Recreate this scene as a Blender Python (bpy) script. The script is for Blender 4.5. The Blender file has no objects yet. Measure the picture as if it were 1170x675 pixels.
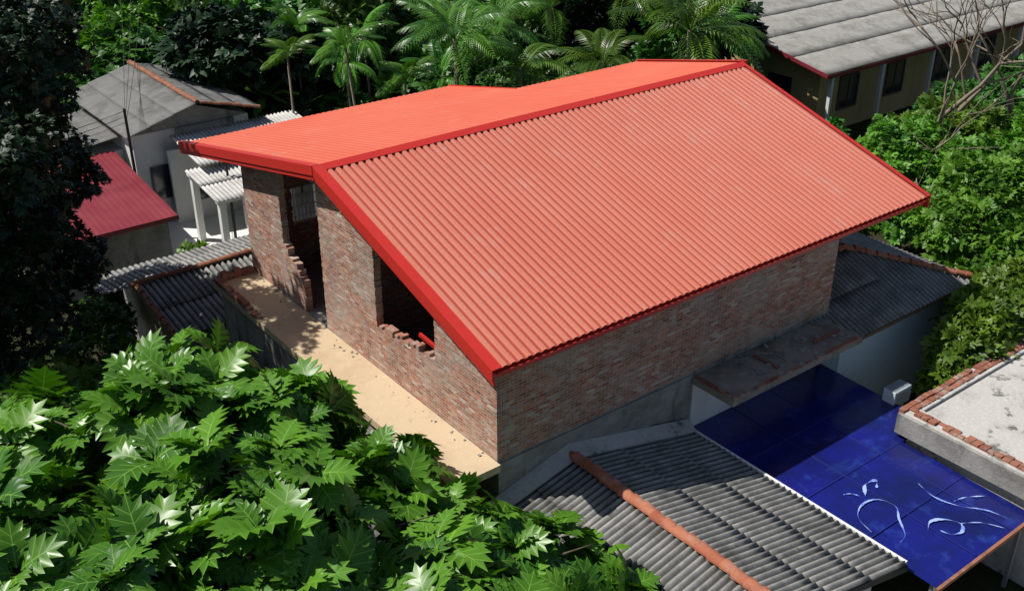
import bpy, math, random
import numpy as np
from mathutils import Vector
random.seed(7); rng=np.random.default_rng(11)
scene=bpy.context.scene
GZ=-1.5
# ------------------------------------------------------------ materials
def nn(nt,t,**k):
    n=nt.nodes.new(t)
    for a,b in k.items(): setattr(n,a,b)
    return n
def noise_fac(nt,co,scale,detail,lo,hi,off=0.0):
    mp=nn(nt,'ShaderNodeMapping'); mp.inputs['Scale'].default_value=scale; mp.inputs['Location'].default_value=(off,off*1.7,off*.6)
    nt.links.new(co,mp.inputs['Vector'])
    no=nn(nt,'ShaderNodeTexNoise'); no.inputs['Scale'].default_value=1.0; no.inputs['Detail'].default_value=detail; no.inputs['Roughness'].default_value=.62
    nt.links.new(mp.outputs[0],no.inputs['Vector'])
    mr=nn(nt,'ShaderNodeMapRange'); mr.inputs['From Min'].default_value=lo; mr.inputs['From Max'].default_value=hi
    nt.links.new(no.outputs['Fac'],mr.inputs['Value'])
    return mr.outputs[0],no.outputs['Fac']
def mix(nt,f,a,b):
    m=nn(nt,'ShaderNodeMix',data_type='RGBA')
    if isinstance(f,float): m.inputs[0].default_value=f
    else: nt.links.new(f,m.inputs[0])
    for s,v in ((6,a),(7,b)):
        if isinstance(v,tuple): m.inputs[s].default_value=(*v,1)
        else: nt.links.new(v,m.inputs[s])
    return m.outputs[2]
def M(name,base,rough=.75,layers=(),bump=None,spec=.4,metal=0.0,island=None,groove=None):
    m=bpy.data.materials.new(name); m.use_nodes=True; nt=m.node_tree
    b=nt.nodes['Principled BSDF']; b.inputs['Roughness'].default_value=rough
    b.inputs['Specular IOR Level'].default_value=spec; b.inputs['Metallic'].default_value=metal
    tc=nn(nt,'ShaderNodeTexCoord').outputs['Object']; col=base
    if island:
        g=nn(nt,'ShaderNodeNewGeometry'); col=mix(nt,g.outputs['Random Per Island'],base,island)
    for i,(sc,det,lo,hi,c,amt) in enumerate(layers):
        f,_=noise_fac(nt,tc,sc,det,lo,hi,3.1*i+len(name))
        mu=nn(nt,'ShaderNodeMath',operation='MULTIPLY'); nt.links.new(f,mu.inputs[0]); mu.inputs[1].default_value=amt
        col=mix(nt,mu.outputs[0],col,c)
    if groove:   # darker colour in the valleys of a ribbed sheet, soot on asbestos (per-vertex rib height)
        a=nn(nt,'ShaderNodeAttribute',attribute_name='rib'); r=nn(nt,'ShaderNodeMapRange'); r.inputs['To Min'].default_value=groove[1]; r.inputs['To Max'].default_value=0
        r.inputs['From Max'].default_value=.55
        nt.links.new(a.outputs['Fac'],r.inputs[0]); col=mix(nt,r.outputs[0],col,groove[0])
    if isinstance(col,tuple): b.inputs['Base Color'].default_value=(*col,1)
    else: nt.links.new(col,b.inputs['Base Color'])
    if bump:
        _,h=noise_fac(nt,tc,bump[0],6,0,1)
        bp=nn(nt,'ShaderNodeBump'); bp.inputs['Strength'].default_value=bump[1]; bp.inputs['Distance'].default_value=bump[2]
        nt.links.new(h,bp.inputs['Height']); nt.links.new(bp.outputs[0],b.inputs['Normal'])
    return m
def brick_mat(name,c1,c2,mortar,grey,greyamt=.6):
    m=bpy.data.materials.new(name); m.use_nodes=True; nt=m.node_tree
    b=nt.nodes['Principled BSDF']; b.inputs['Roughness'].default_value=.9; b.inputs['Specular IOR Level'].default_value=.2
    tc=nn(nt,'ShaderNodeTexCoord').outputs['Object']
    sp=nn(nt,'ShaderNodeSeparateXYZ'); nt.links.new(tc,sp.inputs[0])
    ad=nn(nt,'ShaderNodeMath',operation='ADD'); nt.links.new(sp.outputs[0],ad.inputs[0]); nt.links.new(sp.outputs[1],ad.inputs[1])
    cb=nn(nt,'ShaderNodeCombineXYZ'); nt.links.new(ad.outputs[0],cb.inputs[0]); nt.links.new(sp.outputs[2],cb.inputs[1])
    br=nn(nt,'ShaderNodeTexBrick'); br.inputs['Scale'].default_value=1; br.inputs['Brick Width'].default_value=.26; br.inputs['Row Height'].default_value=.085
    br.inputs['Mortar Size'].default_value=.011; br.inputs['Mortar Smooth'].default_value=.3; br.inputs['Bias'].default_value=0
    nt.links.new(cb.outputs[0],br.inputs['Vector'])
    br.inputs['Color1'].default_value=(0,0,0,1); br.inputs['Color2'].default_value=(1,1,1,1); br.inputs['Mortar'].default_value=(.5,.5,.5,1)
    cr=nn(nt,'ShaderNodeValToRGB'); e=cr.color_ramp.elements
    e[0].position=0; e[0].color=(*c1,1); e[1].position=1; e[1].color=(grey[0]*1.35,grey[1]*1.3,grey[2]*1.25,1)
    x=e.new(.3); x.color=(*c2,1); x=e.new(.5); x.color=(c1[0]*1.25,c1[1]*1.5,c1[2]*1.6,1); x=e.new(.66); x.color=(c1[0]*.42,c1[1]*.45,c1[2]*.5,1); x=e.new(.82); x.color=(c1[0]*1.1,c1[1]*1.3,c1[2]*1.4,1)
    nt.links.new(br.outputs['Color'],cr.inputs[0])
    f,_=noise_fac(nt,tc,(.6,.6,1.1),7,.46,.66)
    mu=nn(nt,'ShaderNodeMath',operation='MULTIPLY'); nt.links.new(f,mu.inputs[0]); mu.inputs[1].default_value=greyamt
    col=mix(nt,mu.outputs[0],cr.outputs[0],grey)
    f2,h2=noise_fac(nt,tc,(4,4,7),7,.5,.62,4.)
    mu2=nn(nt,'ShaderNodeMath',operation='MULTIPLY'); nt.links.new(f2,mu2.inputs[0]); mu2.inputs[1].default_value=.6
    col=mix(nt,mu2.outputs[0],col,mortar)
    f3,_=noise_fac(nt,tc,(.9,.9,.5),7,.5,.7,9.)
    mu3=nn(nt,'ShaderNodeMath',operation='MULTIPLY'); nt.links.new(f3,mu3.inputs[0]); mu3.inputs[1].default_value=.55
    col=mix(nt,mu3.outputs[0],col,(.13,.06,.045))
    col=mix(nt,br.outputs['Fac'],col,mortar)
    nt.links.new(col,b.inputs['Base Color'])
    inv=nn(nt,'ShaderNodeMath',operation='SUBTRACT'); inv.inputs[0].default_value=1; nt.links.new(br.outputs['Fac'],inv.inputs[1])
    ad2=nn(nt,'ShaderNodeMath',operation='ADD'); nt.links.new(inv.outputs[0],ad2.inputs[0]); nt.links.new(h2,ad2.inputs[1])
    bp=nn(nt,'ShaderNodeBump'); bp.inputs['Strength'].default_value=1; bp.inputs['Distance'].default_value=.035
    nt.links.new(ad2.outputs[0],bp.inputs['Height']); nt.links.new(bp.outputs[0],b.inputs['Normal'])
    return m
def leaf_mat(name,dark,light,rough=.42,trans=.25,vein=None,spec=.35):
    m=bpy.data.materials.new(name); m.use_nodes=True; nt=m.node_tree
    b=nt.nodes['Principled BSDF']; b.inputs['Roughness'].default_value=rough; b.inputs['Specular IOR Level'].default_value=spec
    a=nn(nt,'ShaderNodeAttribute',attribute_name='rnd')
    col=mix(nt,a.outputs['Fac'],dark,light)
    oi=nn(nt,'ShaderNodeObjectInfo'); hs=nn(nt,'ShaderNodeHueSaturation')
    mr=nn(nt,'ShaderNodeMapRange'); mr.inputs['To Min'].default_value=.475; mr.inputs['To Max'].default_value=.52
    nt.links.new(oi.outputs['Random'],mr.inputs[0]); nt.links.new(mr.outputs[0],hs.inputs['Hue'])
    mr2=nn(nt,'ShaderNodeMapRange'); mr2.inputs['To Min'].default_value=.75; mr2.inputs['To Max'].default_value=1.25
    nt.links.new(oi.outputs['Random'],mr2.inputs[0]); nt.links.new(mr2.outputs[0],hs.inputs['Value'])
    if vein: mr.inputs['To Min'].default_value=mr.inputs['To Max'].default_value=.495; mr2.inputs['To Min'].default_value=mr2.inputs['To Max'].default_value=1
    nt.links.new(col,hs.inputs['Color']); col=hs.outputs[0]
    if vein:
        v=nn(nt,'ShaderNodeAttribute',attribute_name='vein')
        r=nn(nt,'ShaderNodeMapRange'); r.inputs['From Min'].default_value=.02; r.inputs['From Max'].default_value=.09; nt.links.new(v.outputs['Fac'],r.inputs[0])
        col=mix(nt,r.outputs[0],vein,col)
    nt.links.new(col,b.inputs['Base Color'])
    if trans>0:
        tr=nn(nt,'ShaderNodeBsdfTranslucent')
        br=nn(nt,'ShaderNodeMix',data_type='RGBA'); br.blend_type='MULTIPLY'; br.inputs[0].default_value=1
        nt.links.new(col,br.inputs[6]); br.inputs[7].default_value=(1.4,1.7,.4,1); nt.links.new(br.outputs[2],tr.inputs['Color'])
        ms=nn(nt,'ShaderNodeMixShader'); ms.inputs[0].default_value=trans
        nt.links.new(b.outputs[0],ms.inputs[1]); nt.links.new(tr.outputs[0],ms.inputs[2])
        nt.links.new(ms.outputs[0],nt.nodes['Material Output'].inputs['Surface'])
    return m
RED=M('red_roof_sheet',(.66,.205,.135),.30,[((.5,.3,.5),6,.4,.75,(.70,.29,.21),.5),((7,.15,.5),4,.5,.8,(.54,.15,.10),.4),((.9,.9,.9),9,.58,.72,(.60,.40,.32),.4)],spec=.6,groove=((.38,.06,.038),.85))  # front slope sheen put into a paler base colour than the rear sheets
REDB=M('red_roof_sheet_rear',(.66,.125,.065),.5,[((.3,.3,.5),5,.4,.75,(.70,.19,.11),.5),((6,.35,1),4,.5,.8,(.55,.09,.05),.25),((.9,.9,.9),9,.58,.74,(.62,.3,.22),.35)],spec=.35,groove=((.58,.10,.05),.25))
TRIM=M('red_flashing',(.58,.035,.026),.35,[((2,2,2),4,.5,.8,(.47,.04,.03),.5)])
DKRED=M('dark_red_sheet',(.22,.020,.032),.5,[((1,1,1),5,.4,.7,(.30,.06,.07),.5)])
BR=brick_mat('brickwork',(.47,.175,.105),(.34,.11,.065),(.52,.46,.39),(.43,.38,.33),.6)
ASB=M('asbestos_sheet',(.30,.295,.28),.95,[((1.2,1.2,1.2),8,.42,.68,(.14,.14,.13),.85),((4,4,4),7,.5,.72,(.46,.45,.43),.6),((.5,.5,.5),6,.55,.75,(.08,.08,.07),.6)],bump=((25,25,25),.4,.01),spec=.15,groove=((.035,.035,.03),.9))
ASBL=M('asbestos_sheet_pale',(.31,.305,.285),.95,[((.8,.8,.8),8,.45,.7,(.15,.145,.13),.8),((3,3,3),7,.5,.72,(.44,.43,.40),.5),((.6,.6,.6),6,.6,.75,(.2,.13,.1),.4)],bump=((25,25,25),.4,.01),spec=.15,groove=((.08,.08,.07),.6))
ASBW=M('asbestos_sheet_white',(.62,.61,.58),.95,[((.8,.8,.8),8,.45,.7,(.35,.33,.3),.7),((1.5,1.5,1.5),7,.58,.72,(.3,.16,.1),.6)],spec=.15,groove=((.25,.24,.22),.5))
CONC=M('weathered_concrete',(.34,.33,.30),.95,[((.7,.7,.7),8,.42,.68,(.15,.145,.13),.8),((3,3,6),8,.5,.7,(.45,.43,.4),.5),((1.5,1.5,.4),6,.55,.7,(.05,.05,.045),.7)],bump=((12,12,12),.5,.03),spec=.15)
CONL=M('pale_concrete',(.50,.48,.45),.95,[((1.1,1.1,1.1),8,.5,.68,(.33,.32,.29),.8),((9,9,9),8,.5,.7,(.64,.62,.58),.6),((1.7,1.7,1.7),9,.57,.64,(.1,.1,.08),.85)],bump=((14,14,14),.5,.03),spec=.15)
CONS=M('stained_slab',(.30,.27,.22),.95,[((.9,.9,.9),8,.42,.66,(.11,.10,.075),.8),((2.5,2.5,2.5),8,.55,.7,(.48,.42,.35),.7)],bump=((12,12,12),.6,.03),spec=.15)
SAND=M('sandy_screed',(.60,.47,.31),.95,[((.8,.8,.8),8,.45,.7,(.48,.36,.23),.8),((5,5,5),8,.55,.75,(.70,.60,.46),.5),((2,2,2),8,.6,.7,(.36,.28,.2),.5)],bump=((10,10,10),.4,.02),spec=.1)
WHITE=M('white_plaster',(.80,.80,.77),.8,[((.8,.8,.4),7,.5,.75,(.48,.46,.41),.6)],bump=((8,8,8),.2,.01))
CYAN=M('pale_blue_plaster',(.62,.74,.76),.8,[((.8,.8,.4),7,.5,.75,(.4,.46,.45),.6)])
YEL=M('ochre_plaster',(.58,.43,.21),.85,[((.8,.8,.4),7,.45,.7,(.38,.27,.13),.6)])
TILE=M('terracotta_tile',(.28,.11,.065),.85,[((3,3,3),6,.45,.7,(.12,.06,.045),.7),((7,7,7),6,.58,.75,(.38,.25,.18),.6)],island=(.36,.17,.10),spec=.2)
TILEP=M('terracotta_ridge_bright',(.48,.18,.105),.85,[((5,5,5),6,.5,.75,(.26,.11,.07),.8),((2,2,2),6,.5,.7,(.50,.29,.2),.6)],island=(.34,.095,.05),spec=.2)
BCOP=M('coping_brick',(.36,.15,.095),.9,[((5,5,5),6,.5,.7,(.20,.14,.11),.75),((2,2,2),6,.5,.65,(.42,.35,.28),.8)],island=(.25,.09,.06),bump=((20,20,20),.5,.02),spec=.15)
BLUE=M('blue_roof_sheet',(.010,.014,.19),.16,[((.5,.5,.5),7,.42,.62,(.008,.012,.085),.9),((1.6,1.6,1.6),8,.56,.75,(.03,.07,.36),.7),((.35,1.5,1),7,.6,.7,(.015,.05,.22),.6)],bump=((2,2,2),.35,.05),spec=.5)
BLUEM=M('white_paint_splash',(.36,.50,.90),.6,[((3,3,3),6,.42,.62,(.05,.12,.6),.85)])  # light reflections on the blue sheet, given as a fixed pale colour
SEAM=M('blue_seam',(.018,.028,.20),.4)
WOODW=M('timber',(.16,.10,.06),.85)
METAL=M('grey_metal',(.4,.42,.44),.4,metal=.6)
WIRE=M('wire_black',(.02,.02,.02),.6)
BARK=M('bark',(.11,.085,.06),.95,[((4,4,1),6,.4,.7,(.2,.17,.13),.7)],bump=((10,10,3),.6,.03),spec=.1)
BARKG=M('grey_bark',(.28,.22,.17),.95,[((4,4,1),6,.4,.7,(.13,.11,.09),.7)],spec=.1)
SOIL=M('ground_soil',(.045,.038,.025),1.,[((.25,.25,.25),8,.42,.6,(.025,.045,.012),.9),((2,2,2),7,.5,.7,(.08,.065,.04),.5)],bump=((3,3,3),.6,.1),spec=.05)
GLASS=M('window_glass',(.03,.04,.05),.1,spec=.6)
LB=leaf_mat('breadfruit_leaf',(.024,.105,.010),(.115,.29,.022),.34,.14,vein=(.22,.40,.07),spec=.32)
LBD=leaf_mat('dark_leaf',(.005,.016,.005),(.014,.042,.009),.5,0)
LJ=leaf_mat('jungle_leaf',(.013,.05,.008),(.075,.20,.022),.42,.10)
LG=leaf_mat('bright_leaf',(.035,.11,.010),(.155,.32,.03),.45,.2)
LP=leaf_mat('palm_leaf',(.035,.10,.014),(.13,.28,.03),.36,.15)
LN=leaf_mat('banana_leaf',(.06,.17,.02),(.15,.31,.04),.36,.3)
# ------------------------------------------------------------ mesh helpers
def link(o,parent=None):
    scene.collection.objects.link(o)
    if parent: o.parent=parent
    return o
def empty(name):
    o=bpy.data.objects.new(name,None); o.empty_display_size=.2; return link(o)
def mesh(name,V,F,mat,parent=None,smooth=False,rib=None):
    me=bpy.data.meshes.new(name); me.from_pydata([tuple(v) for v in V],[],F); me.update()
    if smooth: me.polygons.foreach_set('use_smooth',[True]*len(me.polygons))
    if rib is not None:
        a=me.attributes.new('rib','FLOAT','POINT');a.data.foreach_set('value',rib)
    if mat: me.materials.append(mat)
    return link(bpy.data.objects.new(name,me),parent)
BF=[(0,3,2,1),(4,5,6,7),(0,1,5,4),(1,2,6,5),(2,3,7,6),(3,0,4,7)]
class Acc:
    def __init__(s): s.V=[];s.F=[]
    def hexa(s,pts):
        n=len(s.V); s.V+=[tuple(p) for p in pts]; s.F+=[tuple(i+n for i in f) for f in BF]
    def box(s,a,b):
        x0,y0,z0=a;x1,y1,z1=b
        s.hexa([(x0,y0,z0),(x1,y0,z0),(x1,y1,z0),(x0,y1,z0),(x0,y0,z1),(x1,y0,z1),(x1,y1,z1),(x0,y1,z1)])
    def beam(s,p,q,w,h,up=Vector((0,0,1))):
        p=Vector(p);q=Vector(q);d=(q-p).normalized();sd=d.cross(up).normalized();u=sd.cross(d)
        s.hexa([p-sd*w/2-u*h/2,p+sd*w/2-u*h/2,q+sd*w/2-u*h/2,q-sd*w/2-u*h/2,p-sd*w/2+u*h/2,p+sd*w/2+u*h/2,q+sd*w/2+u*h/2,q-sd*w/2+u*h/2])
    def tube(s,pts,rad,n=7):
        pts=[Vector(p) for p in pts]; base=len(s.V)
        for i,p in enumerate(pts):
            d=(pts[min(i+1,len(pts)-1)]-pts[max(i-1,0)]).normalized()
            a=d.cross(Vector((.13,.97,.2))).normalized(); b=d.cross(a)
            for k in range(n):
                t=2*math.pi*k/n; s.V.append(tuple(p+(a*math.cos(t)+b*math.sin(t))*rad[i]))
        for i in range(len(pts)-1):
            for k in range(n):
                s.F.append((base+i*n+k,base+i*n+(k+1)%n,base+(i+1)*n+(k+1)%n,base+(i+1)*n+k))
        s.F.append(tuple(base+(len(pts)-1)*n+k for k in range(n)))
    def obj(s,name,mat,parent=None,smooth=False): return mesh(name,s.V,s.F,mat,parent,smooth)
def box(name,a,b,mat,parent=None):
    A=Acc();A.box(a,b);return A.obj(name,mat,parent)
def trap(p,h): return [(0,0),(.30*p,0),(.42*p,h),(.86*p,h),(.98*p,0)]
def sinp(p,h): return [(p*i/8,h*.5*(1-math.cos(2*math.pi*i/8))) for i in range(8)]
def corr(name,p0,U,V,W,L,prof,pitch,rows,mat,parent,lift=.02,smooth=False,thick=.008,sag=.0):
    """ribbed sheet: ribs run along V, repeat along U"""
    p0=Vector(p0);U=Vector(U).normalized();V=Vector(V).normalized();N=U.cross(V)
    if N.z<0:N=-N
    us=[];k=0;hm=max(h for _,h in prof)
    while k*pitch<W:
        for a,h in prof:
            if k*pitch+a<=W: us.append((k*pitch+a,h))
        k+=1
    us.append((W,0)); n=len(us);VV=[];F=[];rib=[]
    for r in range(rows):
        v0=L*r/rows-(0.12 if r else 0); v1=L*(r+1)/rows
        m=4; base=len(VV); off=[random.uniform(-.5,1)*lift*.5 for _ in range(int(W/1.0)+2)]
        for j in range(m+1):
            v=v0+(v1-v0)*j/m
            for u,h in us:
                o=off[int(u/1.0)] if sag else 0
                VV.append(p0+U*u+V*(v+ (o*1.5 if sag else 0))+N*(h+lift*j/m+o*j/m-sag*math.sin(math.pi*((u*.35)%1))*.5));rib.append(h/hm)
        for j in range(m):
            for i in range(n-1):
                a=base+j*n+i; F.append((a,a+1,a+n+1,a+n))
    o=mesh(name,VV,F,mat,parent,smooth,rib)
    if thick:
        s=o.modifiers.new('t','SOLIDIFY');s.thickness=thick;s.offset=0
    return o
def ridge_tiles(name,p,q,r,mat,parent,tl=.42):
    p=Vector(p);q=Vector(q);L=(q-p).length;d=(q-p)/L;sd=d.cross(Vector((0,0,1))).normalized();u=sd.cross(d)
    n=max(1,int(L/tl));V=[];F=[]
    for i in range(n):
        jx=random.uniform(-.02,.02);jz=random.uniform(-.015,.015)
        a=p+d*(L*i/n)+sd*jx+u*jz;b=p+d*(L*(i+1)/n+.05)+sd*(jx+random.uniform(-.02,.02))+u*(jz+.018)
        base=len(V);K=8
        for c,rr in ((a,r*.84),(b,r*1.12)):
            for th in (0,1):
                for k in range(K+1):
                    t=math.pi*k/K; V.append(c+(sd*math.cos(t)+u*math.sin(t)*.85)*(rr-.02*th)-u*.02)
        n1=K+1
        for k in range(K):
            F.append((base+k,base+k+1,base+2*n1+k+1,base+2*n1+k))
            F.append((base+2*n1+k,base+2*n1+k+1,base+3*n1+k+1,base+3*n1+k))
            F.append((base+k,base+n1+k,base+n1+k+1,base+k+1))
    return mesh(name,V,F,mat,parent)
def brick_wall(name,axis,c,u0,u1,z0,top,hole,th,mat,parent):
    """coursed wall, one strip of bricks per course, ragged at broken edges"""
    A=Acc();rh=.085;cw=.13;row=0;z=z0
    ztop=max(top(u0+(u1-u0)*i/20) for i in range(21))
    while z<ztop:
        n=int(math.ceil((u1-u0)/cw)); ok=[]
        for i in range(n):
            um=min(u0+(i+.5)*cw,u1-.01)
            ok.append(z+rh<=top(um)+.02 and not hole(um,z))
        i=0
        while i<n:
            if ok[i]:
                j=i
                while j<n and ok[j]: j+=1
                a=u0+i*cw;b=min(u0+j*cw,u1); jt=random.uniform(-.006,.006)
                if i>0: a+=random.uniform(-.02,.02)
                if j<n: b+=random.uniform(-.02,.02)
                if axis=='x': A.box((a,c+jt,z),(b,c+th+jt,z+rh))
                else: A.box((c+jt,a,z),(c+th+jt,b,z+rh))
                i=j
            else: i+=1
        z+=rh;row+=1
    return A.obj(name,mat,parent)
# ------------------------------------------------------------ scattering (numpy)
def scatter(name,T,F,vein,P,X,Y,Z,S,rnd,mat,parent=None):
    T=np.array(T,float);F=np.array(F,int);N=len(P);n=len(T);k=F.shape[1]
    W=(T[None,:,0:1]*X[:,None,:]+T[None,:,1:2]*Y[:,None,:]+T[None,:,2:3]*Z[:,None,:])*S[:,None,None]+P[:,None,:]
    FF=(F[None]+ (np.arange(N)*n)[:,None,None]).reshape(-1)
    me=bpy.data.meshes.new(name)
    me.vertices.add(N*n);me.vertices.foreach_set('co',W.reshape(-1).astype(np.float32))
    me.loops.add(len(FF));me.loops.foreach_set('vertex_index',FF.astype(np.int32))
    me.polygons.add(len(FF)//k);me.polygons.foreach_set('loop_start',np.arange(0,len(FF),k,dtype=np.int32))
    me.update(calc_edges=True);me.validate()
    a=me.attributes.new('rnd','FLOAT','POINT');a.data.foreach_set('value',np.repeat(rnd,n).astype(np.float32))
    a=me.attributes.new('vein','FLOAT','POINT');a.data.foreach_set('value',np.tile(np.array(vein,float),N).astype(np.float32))
    me.materials.append(mat)
    return link(bpy.data.objects.new(name,me),parent)
def norm(a): return a/np.maximum(np.linalg.norm(a,axis=1,keepdims=True),1e-6)
def frames(Y,Zh):
    Y=norm(Y);X=norm(np.cross(Y,Zh));Z=np.cross(X,Y);return X,Y,Z
def breadleaf():
    V=[];ve=[];F=[];K=5
    def z(x,y): return .30*abs(x)-.38*y*y+.12*y
    def add(x,y,v,dz=0): V.append((x,y,z(x,y)+dz));ve.append(v);return len(V)-1
    a=[.05,.2,.37,.54,.7,.83]; w=[.24,.37,.43,.38,.26]; s=[.06,.15,.20,.21,.17,.09]
    Mi=[add(0,y,0) for y in a]; tip=add(0,1.08,0)
    for sg in (-1,1):
        S=[add(sg*s[i],a[i]+.06,1) for i in range(6)]
        for k in range(K):
            P=add(sg*w[k]*.86,a[k]+.105,1,-.01); T=add(sg*w[k]*1.02,a[k]+.25,0,-.10)
            for t in ((Mi[k],S[k],P),(Mi[k],P,T),(Mi[k],T,S[k+1]),(Mi[k],S[k+1],Mi[k+1])):
                F.append(t if sg<0 else (t[0],t[2],t[1]))
        t=(Mi[5],S[5],tip);F.append(t if sg<0 else (t[0],t[2],t[1]))
    return V,F,ve
def ell_surface(blobs,dens,zmin=-.35,inner=.85,jit=.25):
    P=[];Nn=[]
    B=np.array([(b[0],b[1],b[2],b[3],b[4] if len(b)>4 else b[3]*.8) for b in blobs],float)
    for i,b in enumerate(B):
        n=int(dens*4*math.pi*b[3]*b[3]); d=norm(rng.normal(size=(n,3))); d=d[d[:,2]>zmin]
        lump=1+.16*np.sin(d[:,0]*5+i)*np.cos(d[:,1]*6+i*2)+.1*np.sin(d[:,2]*9+i)
        r=(1-jit*rng.random(len(d))**1.6)*lump
        p=b[:3]+d*np.array([b[3],b[3],b[4]])*r[:,None]
        keep=np.ones(len(d),bool)
        for j,c in enumerate(B):
            if j!=i: keep&=(((p-c[:3])/np.array([c[3],c[3],c[4]]))**2).sum(1)>inner**2
        P.append(p[keep]);Nn.append(d[keep])
    return np.concatenate(P),np.concatenate(Nn)
def limbs(A,base,blobs,r0,fork):
    base=Vector(base);fk=Vector(fork)
    A.tube([base,base.lerp(fk,.5)+Vector((.1,-.08,0)),fk],[r0,r0*.8,r0*.65],9)
    for b in blobs:
        c=Vector(b[:3]);m=fk.lerp(c,.5)+Vector((random.uniform(-.3,.3),random.uniform(-.3,.3),-.2))
        A.tube([fk,m,c],[r0*.5,r0*.3,r0*.1],6)
        for _ in range(5):
            e=c+Vector((random.uniform(-1,1),random.uniform(-1,1),random.uniform(-.2,.9)))*b[3]*.85
            A.tube([m.lerp(c,.6),(c+e)/2,e],[r0*.16,r0*.09,r0*.03],5)
def rosettes(P,Nn,k,el_lo,el_hi,size,jit=.3):
    C=len(P);ax=norm(Nn*.75+np.array([0,0,.6])+rng.normal(size=(C,3))*.25)
    t=norm(np.cross(ax,np.array([.3,.9,.1])));bt=np.cross(ax,t)
    PP=[];YY=[];ZZ=[];SS=[];RR=[];cr=rng.random(C);cs=rng.uniform(.7,1.12,C)
    for i in range(k):
        ph=rng.random(C)*.5+2*math.pi*i/k*1.0+rng.random(C)*.4
        el=rng.uniform(el_lo,el_hi,C)
        rad=t*np.cos(ph)[:,None]+bt*np.sin(ph)[:,None]
        Y=rad*np.cos(el)[:,None]+ax*np.sin(el)[:,None]
        Z=ax*np.cos(el)[:,None]-rad*np.sin(el)[:,None]
        PP.append(P+Y*.05);YY.append(Y);ZZ.append(Z+rng.normal(size=(C,3))*jit*.5);SS.append(size*cs*rng.uniform(.6,1.1,C));RR.append(np.clip(cr*.6+rng.random(C)*.4,0,1))
    P=np.concatenate(PP);X,Y,Z=frames(np.concatenate(YY),np.concatenate(ZZ))
    return P,X,Y,Z,np.concatenate(SS),np.concatenate(RR)
LT=[(0,0,0),(-.2,.45,.06),(0,1,-.12),(0,.5,-.0),(.2,.45,.06)]
LF=[(0,3,1),(1,3,2),(0,4,3),(4,2,3)]
def spray():
    V=[];F=[]
    for i in range(5):
        a=-1.1+i*.55; n=len(V)
        for x,y,z in LT:
            x*=1.3; X=x*math.cos(a)+y*math.sin(a);Y=-x*math.sin(a)+y*math.cos(a)
            V.append((X,Y*.8+(.3 if i==2 else 0),z-.15*abs(a)*y+random.uniform(-.05,.05)))
        F+=[tuple(k+n for k in f) for f in LF]
    return V,F,[1]*len(V)
ST,SF,SV=spray()
# ------------------------------------------------------------ ground
def ground():
    n=40;V=[];F=[]
    for j in range(n+1):
        for i in range(n+1):
            x=-500+1000*i/n+20;y=-500+1000*j/n+20; V.append((x,y,GZ))
    for j in range(n):
        for i in range(n): a=j*(n+1)+i;F.append((a,a+1,a+n+2,a+n+1))
    mesh('ground',V,F,SOIL)
ground()
# ------------------------------------------------------------ main house
H=empty('brick_house')
X0,X1=-.47,16.6
RY,RZ=7.54,8.44; EY,EZ=-.45,5.95; B1Y,B2Y=17.4,13.1
fs=(RZ-EZ)/(RY-EY); bs=.208
zf=lambda y: RZ-(RY-y)*fs
zb=lambda y: RZ-(y-RY)*bs
def roofz(y): return (zf(y) if y<RY else zb(y))
Lf=math.hypot(RY-EY,RZ-EZ)
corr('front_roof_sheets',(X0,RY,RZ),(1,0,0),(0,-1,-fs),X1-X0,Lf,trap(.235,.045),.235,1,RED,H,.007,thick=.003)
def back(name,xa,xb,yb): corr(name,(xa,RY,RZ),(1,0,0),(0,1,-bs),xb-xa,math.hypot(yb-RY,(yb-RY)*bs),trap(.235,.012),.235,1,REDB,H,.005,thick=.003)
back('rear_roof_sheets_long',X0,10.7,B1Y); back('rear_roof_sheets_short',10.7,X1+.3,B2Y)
T=Acc()
def strip(pts_a,pts_b,th):
    for i in range(len(pts_a)-1):
        a0,a1,b0,b1=[Vector(p) for p in (pts_a[i],pts_a[i+1],pts_b[i],pts_b[i+1])]
        d=Vector((0,0,th)); T.hexa([a0-d,b0-d,b1-d,a1-d,a0,b0,b1,a1])
strip([(X0-.02,RY-.24,zf(RY-.24)+.062),(X1+.05,RY-.24,zf(RY-.24)+.062)],[(X0-.02,RY,RZ+.08),(X1+.05,RY,RZ+.08)],.012)
strip([(X0-.02,RY,RZ+.08),(X1+.05,RY,RZ+.08)],[(X0-.02,RY+.22,zb(RY+.22)+.038),(X1+.05,RY+.22,zb(RY+.22)+.038)],.012)
def rake(xe,xi,ya,za,yb,zbb):
    strip([(xe,ya,za+.085),(xe,yb,zbb+.085)],[(xi,ya,za+.085),(xi,yb,zbb+.085)],.012)
    xo=xe+(.03 if xi>xe else -.03)
    a,b=min(xe,xo),max(xe,xo)
    T.hexa([(a,ya,za-.20),(b,ya,za-.20),(b,yb,zbb-.20),(a,yb,zbb-.20),(a,ya,za+.072),(b,ya,za+.072),(b,yb,zbb+.072),(a,yb,zbb+.072)])
    xo2=xe+(.10 if xi>xe else -.10);a,b=min(xe+ (.035 if xi>xe else -.035),xo2),max(xe+(.035 if xi>xe else -.035),xo2)
    T.hexa([(a,ya,za-.34),(b,ya,za-.34),(b,yb,zbb-.34),(a,yb,zbb-.34),(a,ya,za-.02),(b,ya,za-.02),(b,yb,zbb-.02),(a,yb,zbb-.02)])
rake(X0-.03,X0+.26,EY-.05,zf(EY-.05),RY-.05,zf(RY-.05))
rake(X0-.03,X0+.20,RY,zb(RY),B1Y+.03,zb(B1Y+.03))
rake(X1+.03,X1-.12,EY-.05,zf(EY-.05),RY-.05,zf(RY-.05))
rake(X1+.33,X1+.2,RY,zb(RY),B2Y+.03,zb(B2Y+.03))
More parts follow.
